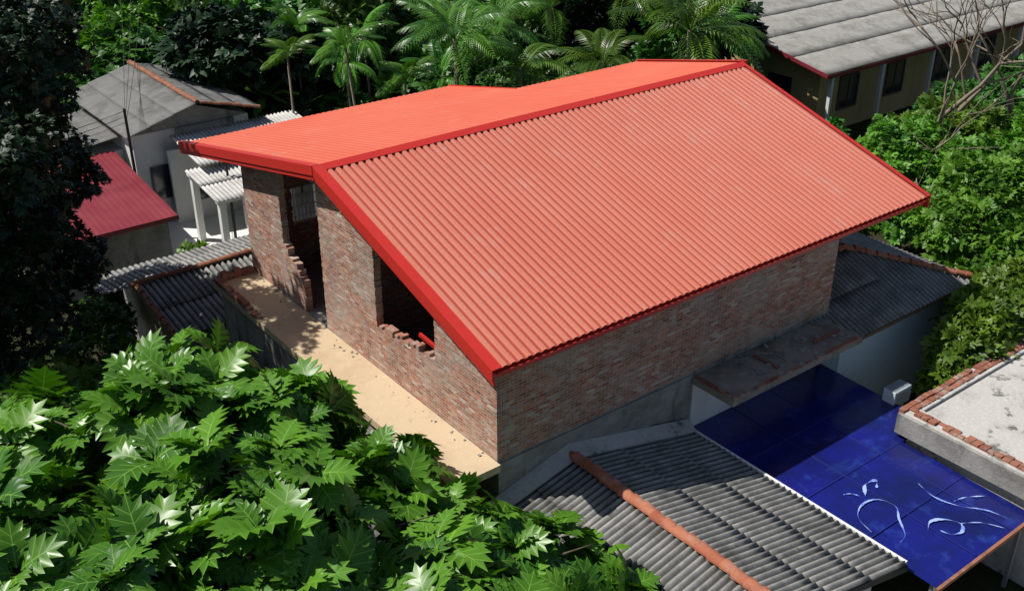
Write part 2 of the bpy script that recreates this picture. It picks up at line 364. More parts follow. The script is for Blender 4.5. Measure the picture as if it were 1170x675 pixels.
T.box((X0+.1,EY+.04,EZ-.24),(X1-.1,EY+.08,EZ-.02))
T.box((X0+.12,EY-.06,EZ-.10),(X1-.12,EY+.03,EZ-.055))
T.box((X0+.1,B1Y-.12,zb(B1Y)-.30),(10.7,B1Y-.08,zb(B1Y)-.04))
T.box((10.7,B2Y-.12,zb(B2Y)-.30),(X1+.2,B2Y-.08,zb(B2Y)-.04))
T.hexa([(10.68,B2Y-.1,zb(B2Y)-.2),(10.72,B2Y-.1,zb(B2Y)-.2),(10.72,B1Y,zb(B1Y)-.2),(10.68,B1Y,zb(B1Y)-.2),(10.68,B2Y-.1,zb(B2Y)+.06),(10.72,B2Y-.1,zb(B2Y)+.06),(10.72,B1Y,zb(B1Y)+.06),(10.68,B1Y,zb(B1Y)+.06)])
T.obj('red_flashings_and_fascias',TRIM,H)
Sc=Acc()
for y in (-.15,1.4,3.0,4.6,6.2,7.1):
    x=X0+.15
    while x<X1-.2:
        z=zf(y)+.052;Sc.box((x-.010,y-.010,z-.01),(x+.010,y+.010,z+.012));x+=.235*2
Sc.obj('roofing_screws',METAL,H)
R=Acc()
x=.5
while x<16.5:
    R.beam((x,EY+.12,zf(EY+.12)-.16),(x,RY,RZ-.16),.06,.14); yb=B1Y if x<10.6 else B2Y
    R.beam((x,RY,RZ-.16),(x,yb-.15,zb(yb-.15)-.16),.06,.14); x+=1.6
for y in np.arange(EY+.4,RY,1.1): R.beam((X0+.15,y,zf(y)-.055),(X1-.15,y,zf(y)-.055),.05,.06)
for y in np.arange(RY+.5,B2Y,1.1): R.beam((X0+.15,y,zb(y)-.055),(X1-.15,y,zb(y)-.055),.05,.06)
for y in np.arange(13.2,B1Y,1.1): R.beam((X0+.15,y,zb(y)-.055),(10.6,y,zb(y)-.055),.05,.06)
R.obj('steel_rafters_and_purlins',TRIM,H)
def under(y): return roofz(y)-.26
jag=lambda u,s: .5*math.sin(u*9.1+s)+.35*math.sin(u*23.7+2*s)
def hole_g(u,z):
    if 2.6<u<5.45 and 4.40+.15*jag(u,1)+.06*(5.45-u)<z<6.75: return True
    if 8.45<u<9.8 and z<7.6: return True
    if 9.75<=u<10.9 and 4.0+.8*(u-9.8)/1.1+.14*jag(u,3)<z<7.6: return True
    return False
no=lambda u,z:False
brick_wall('gable_wall','y',0,0,13.5,3.0,under,hole_g,.22,BR,H)
brick_wall('front_wall','x',0,.22,12.85,3.0,lambda u:5.9,no,.22,BR,H)
brick_wall('rear_wall','x',13.28,.22,12.85,3.0,lambda u:6.75,lambda u,z:(1.5<u<2.7 and 4.2<z<5.5) or (6<u<7.5 and 4.2<z<5.5),.22,BR,H)
brick_wall('side_wall','y',12.63,.22,13.28,3.0,under,no,.22,BR,H)
brick_wall('partition_wall','x',7.0,.22,12.6,3.0,lambda u:7.9,lambda u,z:(5<u<6 and z<5.2),.15,BR,H)
brick_wall('recessed_wall','x',2.2,12.86,16.3,2.4,lambda u:6.4,no,.2,BR,H)
G=Acc()
for xx in np.arange(1.62,2.7,.14): G.box((xx,13.36,4.2),(xx+.03,13.39,5.5))
for zz in (4.5,4.85,5.2): G.box((1.5,13.33,zz),(2.7,13.355,zz+.03))
G.obj('rear_window_grille',WHITE,H)
A=Acc()
A.box((-.012,8.25,7.60),(.232,11.1,7.72)); A.obj('door_lintel',CONC,H)
box('floor_slab',(0.0,0.0,2.84),(12.85,13.5,2.997),CONC,H)
box('terrace_slab',(-1.45,-.15,2.78),(-.008,13.45,2.99),SAND,H)
K=Acc();y=10.2
while y<13.3:
    for lay in range(1 if y<11 else 2):
        if random.random()>.15: K.box((-1.45+random.uniform(-.015,.015),y,2.992+lay*.09),(-1.25,y+.21,3.075+lay*.09))
    y+=.225
x=-1.2
while x<-.1: K.box((x,13.25,2.992),(x+.215,13.44,3.2+random.choice([0,.09,.18])));x+=.225
K.obj('terrace_brick_edging',BCOP,H)
box('lower_storey_walls',(.02,.02,GZ),(12.83,13.4,2.838),CONC,H)
box('lower_side_plaster',(-1.3,.3,GZ),(-1.15,13.2,2.775),CONC,H)
box('lower_front_band',(-.0,-.06,1.9),(6.75,.018,2.94),CONC,H)
box('white_front_wall',(6.85,-.05,GZ),(12.6,.018,2.60),WHITE,H)
S=Acc();S.box((6.8,-1.55,2.64),(12.5,-.012,2.84));S.obj('canopy_slab',CONS,H)
S=Acc();x=6.85
while x<12.3:
    if random.random()>.2:S.box((x,-1.56,2.842),(x+.2,-1.45,2.842+random.choice([.03,.05,.05])))
    x+=.22
S.box((6.82,-1.4,2.842),(6.95,-.1,2.90));S.box((9.0,-1.2,2.842),(9.08,-.3,2.9));S.box((11.0,-.95,2.842),(12.2,-.85,2.92));S.obj('canopy_brick_edge',BCOP,H)
Rb=Acc()
def rubble(n,xa,xb,ya,yb,z,s0,s1):
    for _ in range(n):
        x=random.uniform(xa,xb);y=random.uniform(ya,yb);s=random.uniform(s0,s1);Rb.hexa([Vector((x,y,z))+Vector(p)*s*random.uniform(.6,1.3) for p in [(-1,-1,0),(1,-1,0),(1,1,0),(-1,1,0),(-1,-1,1),(1,-1,1),(1,1,1),(-1,1,1)]])
rubble(70,8,12.3,-1.35,-.1,2.84,.02,.07);rubble(40,-.4,-.05,0,13,2.99,.01,.03)
Rb.obj('mortar_rubble',CONC,H)
A=Acc();A.beam((.9,1.5,3.9),(.7,4.4,4.35),.08,.1);A.beam((1.0,8.2,3.3),(1.3,10.6,3.4),.1,.12);A.obj('stored_red_beams',TRIM,H)
# ------------------------------------------------------------ asbestos roof extension in front
E=empty('asbestos_roof_annex')
AY=-7.3;rz=2.3;ez=1.17
def slope(name,p0,U,V,W,L,mat,par,rows=3,pitch=.19,h=.07): return corr(name,p0,U,V,W,L,sinp(pitch,h),pitch,rows,mat,par,.035,True,.008,sag=.03)
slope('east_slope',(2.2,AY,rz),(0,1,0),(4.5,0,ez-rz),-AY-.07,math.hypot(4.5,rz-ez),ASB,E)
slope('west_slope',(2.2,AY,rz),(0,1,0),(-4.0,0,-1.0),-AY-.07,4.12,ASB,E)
ridge_tiles('ridge_tiles',(2.2,AY,rz+.08),(2.2,-.05,rz+.08),.16,TILEP,E,.36)
box('annex_walls',(-1.3,AY+.5,GZ),(6.2,-.1,.9),WHITE,E)
box('white_gutter',(6.70,AY+.05,1.18),(6.78,-.08,1.27),WHITE,E)
F_=Acc();F_.hexa([(2.2,AY-.01,2.12),(6.75,AY-.01,1.0),(6.75,AY+.03,1.0),(2.2,AY+.03,2.12),(2.2,AY-.01,2.3),(6.75,AY-.01,1.18),(6.75,AY+.03,1.18),(2.2,AY+.03,2.3)])
F_.obj('gable_fascia',WIRE,E)
F_=Acc();F_.hexa([(2.2,-.45,2.36),(6.75,-.40,1.24),(6.75,-.07,1.24),(2.2,-.07,2.36),(2.2,-.45,2.41),(6.75,-.40,1.29),(6.75,-.07,1.50),(2.2,-.07,2.62)])
F_.hexa([(-1.3,-.45,1.5),(2.2,-.45,2.34),(2.2,-.07,2.34),(-1.3,-.07,1.5),(-1.3,-.45,1.54),(2.2,-.45,2.385),(2.2,-.07,2.61),(-1.3,-.07,1.7)])
F_.obj('cement_flashing',CONL,E)
# ------------------------------------------------------------ blue roof
B=empty('blue_carport_roof')
def bz(y): return 1.12+.022*y
def bquad(name,x0,x1,y0,y1,mat,dz,th=.02):
    A=Acc();A.hexa([(x0,y0,bz(y0)+dz-th),(x1,y0,bz(y0)+dz-th),(x1,y1,bz(y1)+dz-th),(x0,y1,bz(y1)+dz-th),(x0,y0,bz(y0)+dz),(x1,y0,bz(y0)+dz),(x1,y1,bz(y1)+dz),(x0,y1,bz(y1)+dz)]);return A.obj(name,mat,B)
rows=[-8.0,-6.05,-4.1,-2.1,-.06]
for i in range(4):
    for j,(xa,xb) in enumerate(((6.86,8.6),(8.6,10.2),(10.2,12.7))):
        if i<2: xb=min(xb,11.2)
        bquad('blue_sheet',xa+.002,xb+.03*(j<2),rows[i]-.03,rows[i+1],BLUE,.006*j+.007*i,.004)
for y in rows[1:-1]: bquad('seam_batten',6.86,12.6 if y>-3.8 else 11.15,y-.012,y+.01,SEAM,.035)
for x in (8.6,10.2): bquad('seam_rib',x-.01,x+.01,-7.98,-.1,SEAM,.038)
bquad('front_trim_red',6.8,11.1,-8.12,-8.04,TILE,.03,.10)
A=Acc()
for x in (7.0,11.0): A.box((x,-7.9,GZ),(x+.1,-7.8,.9))
A.obj('carport_posts',METAL,B)
def reflection_ribbon(pts,w):
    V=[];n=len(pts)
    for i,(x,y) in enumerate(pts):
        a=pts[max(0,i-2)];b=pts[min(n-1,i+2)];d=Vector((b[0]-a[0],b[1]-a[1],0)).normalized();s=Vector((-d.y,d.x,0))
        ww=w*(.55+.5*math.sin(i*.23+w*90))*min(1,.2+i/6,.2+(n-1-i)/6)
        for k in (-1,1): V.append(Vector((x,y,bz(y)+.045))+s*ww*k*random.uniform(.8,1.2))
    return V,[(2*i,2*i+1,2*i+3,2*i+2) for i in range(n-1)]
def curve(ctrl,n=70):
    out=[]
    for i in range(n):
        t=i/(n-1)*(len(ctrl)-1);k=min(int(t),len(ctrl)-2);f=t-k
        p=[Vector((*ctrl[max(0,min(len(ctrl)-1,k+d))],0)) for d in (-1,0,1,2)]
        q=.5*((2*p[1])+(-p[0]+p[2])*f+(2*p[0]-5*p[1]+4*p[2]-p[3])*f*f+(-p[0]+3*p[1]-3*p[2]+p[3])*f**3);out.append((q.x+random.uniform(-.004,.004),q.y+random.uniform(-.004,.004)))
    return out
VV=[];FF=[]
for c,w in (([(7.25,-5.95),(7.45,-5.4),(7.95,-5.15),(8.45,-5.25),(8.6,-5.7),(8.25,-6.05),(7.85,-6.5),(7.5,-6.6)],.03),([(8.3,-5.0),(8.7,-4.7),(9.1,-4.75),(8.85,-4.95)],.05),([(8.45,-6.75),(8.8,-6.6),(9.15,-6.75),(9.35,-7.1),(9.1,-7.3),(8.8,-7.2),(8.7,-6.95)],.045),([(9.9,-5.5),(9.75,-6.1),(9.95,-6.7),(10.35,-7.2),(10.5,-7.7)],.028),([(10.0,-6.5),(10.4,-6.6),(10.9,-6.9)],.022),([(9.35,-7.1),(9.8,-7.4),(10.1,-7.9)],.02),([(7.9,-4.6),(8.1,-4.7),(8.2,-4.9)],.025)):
    v,f=reflection_ribbon(curve(c),w);n=len(VV);VV+=v;FF+=[tuple(k+n for k in q) for q in f]
mesh('reflection_ribbons',VV,FF,BLUEM,B)  # sheet reflections shaped as thin pale ribbons just above the roof
# ------------------------------------------------------------ right annex with hip roof
Q=empty('hip_roof_annex')
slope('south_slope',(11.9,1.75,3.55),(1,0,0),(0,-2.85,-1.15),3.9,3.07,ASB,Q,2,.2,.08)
def hip(name,edge0,edge1,apex,mat,par,pitch=.2):
    e0=Vector(edge0);e1=Vector(edge1);ap=Vector(apex);U=(e1-e0);W=U.length;U.normalize()
    a=(ap-e0).dot(U);V=(ap-(e0+U*a));L=V.length;V.normalize();N=U.cross(V)
    if N.z<0:N=-N
    Vt=[];F=[];n=int(W/pitch*6);rib=[]
    for i in range(n+1):
        u=W*i/n;h=.04*(1-math.cos(2*math.pi*u/pitch));top=L*(u/a if u<a else (W-u)/max(W-a,1e-3))
        for k in range(3): Vt.append(e0+U*u+V*(top*k/2)+N*h);rib.append(h/.08)
    for i in range(n):
        for k in range(2): b=i*3+k;F.append((b,b+3,b+4,b+1))
    return mesh(name,Vt,F,mat,par,True,rib)
hip('south_hip',(15.8,-1.1,2.4),(19.5,-1.1,2.4),(15.801,1.75,3.55),ASB,Q)
hip('east_hip',(19.5,-1.1,2.4),(19.5,5.0,2.4),(15.8,1.75,3.55),ASB,Q)
hip('north_hip',(19.5,5.0,2.4),(12.9,5.0,2.4),(15.8,1.75,3.55),ASB,Q)
ridge_tiles('hip_tiles',(19.5,-1.1,2.5),(15.8,1.75,3.66),.14,TILEP,Q,.38)
ridge_tiles('ridge_tiles',(15.8,1.75,3.66),(12.9,1.75,3.66),.14,TILEP,Q,.38)
box('front_wall',(12.7,-.75,GZ),(18.9,-.6,2.5),CYAN,Q);box('end_wall',(18.75,-.6,GZ),(18.9,4.6,2.45),CYAN,Q);box('side_wall',(12.7,-.6,GZ),(12.83,-.05,2.5),CYAN,Q)
box('barge_board',(12.85,-1.14,2.3),(19.5,-1.1,2.42),WOODW,Q)
# ------------------------------------------------------------ neighbour flat roof
Nb=empty('flat_roof_building')
box('roof_slab',(11.35,-15,1.55),(26,-3.95,1.78),CONL,Nb);box('walls',(11.45,-14.8,GZ),(25.8,-4.1,1.545),CONL,Nb)
A=Acc()
def coping(p,q,rowsn,w=.2):
    p=Vector(p);q=Vector(q);L=(q-p).length;d=(q-p)/L;s=Vector((-d.y,d.x,0));t=0
    while t<L:
        l=.205
        for r in range(rowsn):
            if random.random()<.05: continue
            o=s*(r*(w+.012)+random.uniform(-.012,.012));a=p+d*t+o;b=a+d*(l*random.uniform(.9,.99));h=random.uniform(.13,.17)-.03*r
            A.hexa([a,b,b+s*w,a+s*w]+[v+Vector((0,0,h)) for v in (a,b,b+s*w,a+s*w)])
        t+=l+.014
coping((11.42,-3.75,1.785),(11.42,-15,1.785),2,.16); coping((26,-3.76,1.785),(11.5,-3.76,1.785),2,.16)
A.obj('brick_coping',BCOP,Nb)
box('coping_mortar_side',(11.30,-14.9,1.781),(11.86,-3.97,1.87),CONL,Nb)
box('coping_mortar_rear',(11.9,-4.2,1.781),(25.9,-3.77,1.865),CONL,Nb)
box('coping_bed_side',(11.25,-15,1.2),(11.347,-3.8,1.82),CONC,Nb); box('coping_bed_rear',(11.36,-3.947,1.2),(26,-3.752,1.77),CONC,Nb)
C=empty('air_conditioner_unit');A=Acc();A.box((12.55,-2.9,.95),(13.35,-2.5,1.5));A.obj('casing',CYAN,C)
A=Acc()
for i in range(8): A.beam((12.57,-2.92,1.0+i*.06),(13.33,-2.92,1.0+i*.06),.03,.012)
for i in range(12): A.box((12.58+i*.065,-2.88,1.502),(12.6+i*.065,-2.52,1.53))
A.box((12.6,-2.8,.4),(12.66,-2.6,.948));A.box((13.2,-2.8,.4),(13.26,-2.6,.948));A.obj('louvres',METAL,C)
box('paved_yard',(6.9,-30,GZ+.02),(11.2,-8.5,GZ+.1),CONL);
# ------------------------------------------------------------ lower left roof of the house
Lr=empty('rear_asbestos_roof')
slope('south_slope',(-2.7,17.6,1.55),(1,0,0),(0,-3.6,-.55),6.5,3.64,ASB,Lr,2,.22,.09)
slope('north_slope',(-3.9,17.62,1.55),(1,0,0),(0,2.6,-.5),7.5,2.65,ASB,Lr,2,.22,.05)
ridge_tiles('ridge_tiles',(-2.9,17.6,1.66),(3.8,17.6,1.66),.13,TILE,Lr)
ridge_tiles('verge_tiles',(-2.7,17.5,1.6),(-2.7,14.0,1.05),.10,TILE,Lr)
box('walls',(-2.5,14.3,GZ),(3.6,20,1.0),CONC,Lr)
# ------------------------------------------------------------ left background house
L=empty('white_village_house')
slope('west_slope',(4.6,28.6,4.1),(0,1,0),(-3.4,0,-1.0),8.4,3.55,ASBL,L,3)
slope('east_slope',(4.6,28.6,4.1),(0,1,0),(3.0,0,-.8),8.4,3.1,ASB,L,3)
ridge_tiles('ridge_tiles',(4.6,28.6,4.17),(4.6,37,4.17),.13,TILE,L); ridge_tiles('verge_tiles',(4.7,28.6,4.12),(7.5,28.6,3.38),.13,TILE,L)
box('main_walls',(1.6,29.2,GZ),(7.2,36.5,3.0),WHITE,L)
A=Acc();A.V+=[(1.6,29.15,3.0),(7.2,29.15,3.0),(4.6,29.15,3.9),(1.6,29.3,3.0),(7.2,29.3,3.0),(4.6,29.3,3.9)];A.F+=[(0,1,2),(5,4,3),(0,3,4,1)];A.obj('gable_block',CONC,L)
box('grey_block_wall',(3.6,29.0,1.4),(6.4,29.14,3.0),CONC,L)
slope('veranda_roof_upper',(3.2,28.9,2.75),(1,0,0),(0,-3.3,-.5),6.2,3.34,ASBW,L,2)
slope('veranda_roof_lower',(2.7,26.2,2.0),(1,0,0),(0,-3.3,-.45),7.2,3.33,ASBW,L,2)
A=Acc()
for x in (2.9,5.2,7.4,9.6):
    for y in (23.2,26.0):
        A.box((x,y,GZ),(x+.28,y+.28,1.55 if y<24 else 1.9))
A.box((2.8,23.1,1.4),(9.9,23.4,1.52));A.box((2.8,26.0,1.75),(9.9,26.3,1.92));A.obj('veranda_columns',WHITE,L)
box('veranda_floor',(-.5,20.4,GZ+.01),(10,29.1,GZ+.16),WHITE,L)
box('back_wall',(2.9,28.5,GZ),(9.9,28.7,2.2),WHITE,L)
A=Acc()
for x in (4.0,6.5): A.box((x,28.44,-.4),(x+1.1,28.49,1.0))
A.box((2.2,29.1,-.2),(3.1,29.19,1.4));A.obj('dark_windows',GLASS,L)
box('side_block',(-.9,30.6,GZ),(1.58,35,2.0),WHITE,L);slope('side_roof',(-1.2,30.5,2.35),(0,1,0),(2.9,0,.3),5.0,2.9,ASBL,L,2)
R2=empty('red_roof_shed')
corr('roof_sheets',(-5.0,30.4,2.1),(1,0,0),(0,-7.2,-.75),6.1,7.24,trap(.25,.04),.25,1,DKRED,R2,.0,thick=.003)
box('walls',(-4.8,24,GZ),(.9,30.2,1.1),CONC,R2)
A=Acc();A.box((-5,23.15,1.2),(1.1,23.2,1.4));A.box((1.08,23.2,1.2),(1.12,30.4,1.35));A.obj('fascia',DKRED,R2)
# ------------------------------------------------------------ right background house
R3=empty('ochre_bungalow')
slope('south_slope',(35.6,27.2,4.35),(1,0,0),(0,-9.8,-1.85),25,9.97,ASBL,R3,4,.19,.05)
slope('north_slope',(35.6,27.2,4.35),(1,0,0),(0,9.8,-1.85),25,9.97,ASBL,R3,4,.19,.05)
ridge_tiles('ridge_tiles',(35.6,27.2,4.45),(60.6,27.2,4.45),.16,TILE,R3)
box('walls',(36.6,18.6,GZ),(60,35.5,2.45),YEL,R3)
A=Acc();A.hexa([(36.6,18.6,2.45),(60,18.6,2.45),(60,35.5,2.45),(36.6,35.5,2.45),(36.6,26.5,4.1),(60,26.5,4.1),(60,27.5,4.1),(36.6,27.5,4.1)]);A.obj('gables',YEL,R3)
A=Acc();A.beam((35.58,17.4,2.42),(35.58,27.2,4.27),.05,.2);A.box((35.6,17.35,2.3),(60.6,17.4,2.48));A.obj('red_fascia',DKRED,R3)
A=Acc();Fr=Acc()
for x in (38.5,43,48,53):
    A.box((x,18.54,-.2),(x+1.6,18.59,1.6))
    for a,b in (((x-.1,18.5,-.3),(x,18.6,1.7)),((x+1.6,18.5,-.3),(x+1.7,18.6,1.7)),((x,18.5,1.6),(x+1.6,18.6,1.7)),((x,18.5,-.3),(x+1.6,18.6,-.2)),((x+.77,18.5,-.2),(x+.83,18.6,1.6))): Fr.box(a,b)
A.box((36.54,20.5,-.2),(36.59,22.2,1.5));A.obj('windows',GLASS,R3);Fr.obj('window_frames',WOODW,R3)
A=Acc()
for x in (36.3,41,46,51,56): A.box((x,17.6,GZ),(x+.2,17.8,2.3))
A.obj('veranda_posts',WHITE,R3)
# ------------------------------------------------------------ pole + wires
P_=empty('utility_pole');A=Acc();A.tube([(4.1,24.9,GZ),(4.1,24.9,3.2)],[.07,.05]);A.tube([(1.2,28.2,GZ),(1.2,28.2,4.6)],[.08,.06]);A.obj('poles',WIRE,P_)
A=Acc()
def wire(p,q,sag,r=.012):
    p=Vector(p);q=Vector(q);A.tube([p.lerp(q,t/12)-Vector((0,0,sag*4*(t/12)*(1-t/12))) for t in range(13)],[r]*13,4)
for k in range(3): wire((1.2,28.2,4.5-.25*k),(12+k,58,9),1.0); wire((1.2,28.2,4.5-.25*k),(-14,26,5-.25*k),.7)
A.obj('wires',WIRE,P_)
# ------------------------------------------------------------ breadfruit tree
BT=empty('breadfruit_tree')
bl=[(-10.3,.3,4.4,2.3),(-7.4,3.0,4.7,2.1),(-5.6,4.9,4.5,1.6),(-4.7,2.4,4.3,1.6),(-3.2,3.0,3.9,1.2),(-2.7,.7,3.4,1.3),(-6.8,-1.4,4.7,2.2),(-4.4,-1.0,3.6,1.7),(-4.3,-3.5,3.3,1.7),(-2.6,-2.2,2.7,1.4),(-1.6,-3.6,2.4,1.25),(-1.0,-2.9,2.4,1.0),(-.7,-4.1,2.0,1.1),(-9.8,-2.4,4.4,2.3),(-7.6,-3.9,4.0,2.1),(-5,-5.2,3.2,1.9),(-1.4,-5.4,1.6,1.2),(-8.8,4.9,4.2,1.7),(-12.6,-.5,3.6,2.4),(-12,2.9,3.6,2.1),(-2.8,-6.4,2.0,1.7),(-12,-4,3.0,2.6),(-1.6,-1.4,2.3,1.0)]
P,Nn=ell_surface(bl,.95,-.3,.86,.5)
BV,BFc,Bve=breadleaf()
a=rosettes(P,Nn,7,.0,1.0,1.0)
scatter('leaves',BV,BFc,Bve,*a,LB,BT)
P,Nn=ell_surface([(b[0],b[1],b[2]-.1,b[3]*.62) for b in bl],.6,-.6,.9,.4)
a=rosettes(P,Nn,6,-.3,.5,.95);scatter('inner_leaves',BV,BFc,Bve,*a,LB,BT)
A=Acc();limbs(A,(-7,-.8,GZ),bl,.34,(-6.9,-.6,1.6));A.obj('trunk_and_limbs',BARK,BT,True)
# ------------------------------------------------------------ generic trees
def tree(name,base,blobs,dens,size,mat,r0=.2,fork=None,T=(ST,SF,SV),inner=.85,jit=.35,k=1):
    e=empty(name);P,Nn=ell_surface(blobs,dens,-.45,inner,jit);n=len(P)
    Y=norm(Nn*.7+rng.normal(size=(n,3))*.55+np.array([0,0,-.1]));Zh=norm(Nn*.5+np.array([0,0,.8])+rng.normal(size=(n,3))*.35)
    X,Y,Z=frames(Y,Zh);S=size*rng.uniform(.6,1.3,n)
    cl=.5+.5*np.sin(P[:,0]*2.1+P[:,2]*1.7)*np.cos(P[:,1]*1.9);r=np.clip(.5*cl+.5*rng.random(n),0,1)
    scatter('leaves',*T,P,X,Y,Z,S,r,mat,e)
    A=Acc();c=np.mean(np.array([b[:3] for b in blobs]),axis=0)
    limbs(A,base,blobs,r0,fork or (base[0]*.6+c[0]*.4,base[1]*.6+c[1]*.4,base[2]+(c[2]-base[2])*.45));A.obj('trunk_and_limbs',BARK,e,True)
    return e
tree('mature_shade_tree',(-8,15,GZ),[(-6.2,18.2,8.5,2.5),(-7.5,14.3,6.3,2.2),(-4.6,19.6,5.3,2.0),(-8.6,13.2,3.8,2.4),(-6.4,14.6,11,2.3),(-9.5,16.5,9,3),(-10.5,13,6.5,2.6),(-5.9,16.5,3.6,1.9),(-5.2,19.5,11,2.2),(-9,18,12,3),(-8,11.5,9,2)],55,.21,LBD,.4)
tree('roadside_shrub',(-8.8,8.8,GZ),[(-9.3,8.4,2.6,1.5),(-8,9.8,2.4,1.4),(-10.5,9,3,1.6),(-7,11.2,1.6,1.3)],55,.24,LG,.1)
tree('roadside_shrub',(-4.2,17,GZ),[(-4.4,16.8,.6,1.1),(-3.9,18.3,.4,.9),(-5,15.4,.6,1.2)],45,.26,LJ,.08)
tree('roadside_shrub',(-3.0,11,GZ),[(-3.2,11.5,.8,1.1),(-4.3,12.5,.8,1.2),(-3.2,9.5,1.4,1.1),(-4.6,10.4,1.2,1.2)],45,.26,LJ,.08)
tree('garden_shrub',(1.0,21.6,GZ),[(1.0,21.7,-.2,.8),(2.0,21.4,-.4,.7)],60,.3,LG,.06)
tree('mango_tree',(17,-3.3,GZ),[(16.2,-2.9,1.6,1.0),(17.4,-2.6,1.8,1.2),(18.8,-2.4,2.0,1.3),(15.3,-3.1,1.0,.8),(20.2,-2.6,2.1,1.4),(17.8,-3.3,.6,1.3)],75,.32,LG,.12)
tree('garden_tree',(24,1,GZ),[(23.2,1.6,2.2,1.7),(25,2.2,2.9,1.9),(24.2,.1,1.9,1.7),(26.5,.6,3.2,2.0),(22,-.4,1.1,1.4),(27.8,2.2,2.6,1.8),(23.3,-1.9,1.4,1.6)],52,.26,LG,.2)
tree('garden_tree',(26,6,GZ),[(25.0,6.6,2.0,1.7),(26.6,6.9,2.9,1.8),(27.4,5.2,2.5,1.8),(24.8,5.0,1.3,1.6),(29,7.2,2.4,1.9),(23.4,7.5,.8,1.4)],52,.26,LG,.2)
tree('garden_tree',(31,9,GZ),[(31,9.2,1.6,1.8),(32.6,8.2,2.4,1.8),(30.5,7.2,2.6,1.7),(33.6,9.8,1.2,1.6),(29.3,10,.7,1.4),(31.8,6,2.6,1.8)],48,.28,LG,.2)
tree('garden_tree',(31,3,GZ),[(30,3.4,2.4,2.0),(32,3.0,3.0,2.2),(30.4,1.2,3.0,2.0),(33.3,4.7,2.4,2.0),(28.6,-.2,2.4,2.0),(34.5,1.6,3.2,2.2),(32,-1,3,2)],44,.28,LG,.22)
tree('garden_tree',(24,-4,GZ),[(22.6,-3.2,1.6,1.4),(24.5,-3.4,2.4,1.8),(26.6,-2.6,2.8,2.0),(28.5,-3.8,3,2.2),(25.8,-5,2.2,1.8)],46,.28,LJ,.2)
tree('garden_shrub',(22,9,GZ),[(22,9.5,-.2,1.3),(24,10.5,0,1.5),(20.5,6,-.4,1.2),(27,11.5,-.2,1.5),(21,3.5,-.5,1.1)],45,.3,LG,.08)
tree('garden_tree',(38,11,GZ),[(37,11.5,.6,1.6),(39.5,11.8,1,1.8),(42,12,.8,1.7),(38,9,1.8,1.9),(41,9,2.0,2),(44.5,11,1.6,2)],36,.32,LJ,.15)
A=Acc()
def branch(p,d,l,r,dep):
    pts=[p];rad=[r]
    for i in range(4):
        d=(d+Vector((random.uniform(-.25,.25),random.uniform(-.25,.25),random.uniform(-.1,.15)))).normalized()
        p=p+d*l/4;pts.append(p);rad.append(r*(1-.14*(i+1)))
    A.tube(pts,rad,6 if dep>2 else 4)
    if dep==0:return
    for k in range(3 if dep>1 else 2):
        nd=(d+Vector((random.uniform(-1,1),random.uniform(-1,1),random.uniform(-.5,.6)))*.8).normalized()
        branch(pts[2+k%3],nd,l*.74,r*.55,dep-1)
e=empty('bare_tree')
branch(Vector((31.0,8.0,GZ)),Vector((.05,.0,1)),6,.2,4);branch(Vector((31.3,8.2,2.5)),Vector((.3,-.4,.8)),4,.14,4);branch(Vector((33.3,5.2,GZ)),Vector((.1,.0,1)),6.5,.17,4)
A.obj('trunk_and_branches',BARKG,e,True)
# ------------------------------------------------------------ palms / bananas
def frond_geo(L,droop,npair=26,wl=.9,seed=0):
    rs=np.random.default_rng(seed);V=[];F=[];pts=[]
    for i in range(npair+3):
        t=i/(npair+2);pts.append(Vector((0,L*(t-.18*t*t),L*(.42*t-droop*t*t))))
    for i in range(len(pts)-1):
        w=.03*(1-i/len(pts))+.008;n=len(V);V+=[pts[i]+Vector((-w,0,0)),pts[i]+Vector((w,0,0)),pts[i+1]+Vector((w*.9,0,0)),pts[i+1]+Vector((-w*.9,0,0))];F+=[(n,n+1,n+2),(n,n+2,n+3)]
    for i in range(3,len(pts)):
        t=i/len(pts);ll=wl*(math.sin(math.pi*min(1,.15+.85*t))**.6)*(.35+.65*(1-t*.5));d=(pts[min(i+1,len(pts)-1)]-pts[i-1]).normalized()
        for sg in (-1,1):
            dr=rs.uniform(.15,.5);o=Vector((sg*.85,0,0))+d*.55;o.normalize()
            p=pts[i];m=p+o*ll*.5+Vector((0,0,.03));q=p+o*ll+Vector((0,0,-dr*ll));w=.045*(L/3)**.5
            n=len(V);V+=[p,m+d*w,m-d*w,q];F+=[(n,n+2,n+1),(n+1,n+2,n+3)]
    return V,F
def palm_mesh(name,nf,L,droop,wl,seed,mat):
    rs=np.random.default_rng(seed);A=Acc();R=[]
    for k in range(nf):
        V,F=frond_geo(L*rs.uniform(.8,1.1),droop*rs.uniform(.6,1.5),22,wl,seed*31+k)
        az=k*2.4+rs.uniform(-.2,.2);up=rs.uniform(-.35,1.0)-.2*(k/nf);n=len(A.V)
        for v in V:
            y=v.y*math.cos(up)-v.z*math.sin(up);z=v.y*math.sin(up)+v.z*math.cos(up)
            A.V.append((v.x*math.cos(az)-y*math.sin(az),v.x*math.sin(az)+y*math.cos(az),z))
        A.F+=[tuple(i+n for i in f) for f in F];R+=[rs.random()]*len(V)
    me=bpy.data.meshes.new(name);me.from_pydata(A.V,[],A.F);me.update()
    a=me.attributes.new('rnd','FLOAT','POINT');a.data.foreach_set('value',R);me.materials.append(mat);return me
PM=[palm_mesh('coconut_crown',20,3.6,.55,.95,s,LP) for s in (1,2,3)]
PA=[palm_mesh('areca_crown',11,2.2,.55,.6,s,LP) for s in (5,6)]
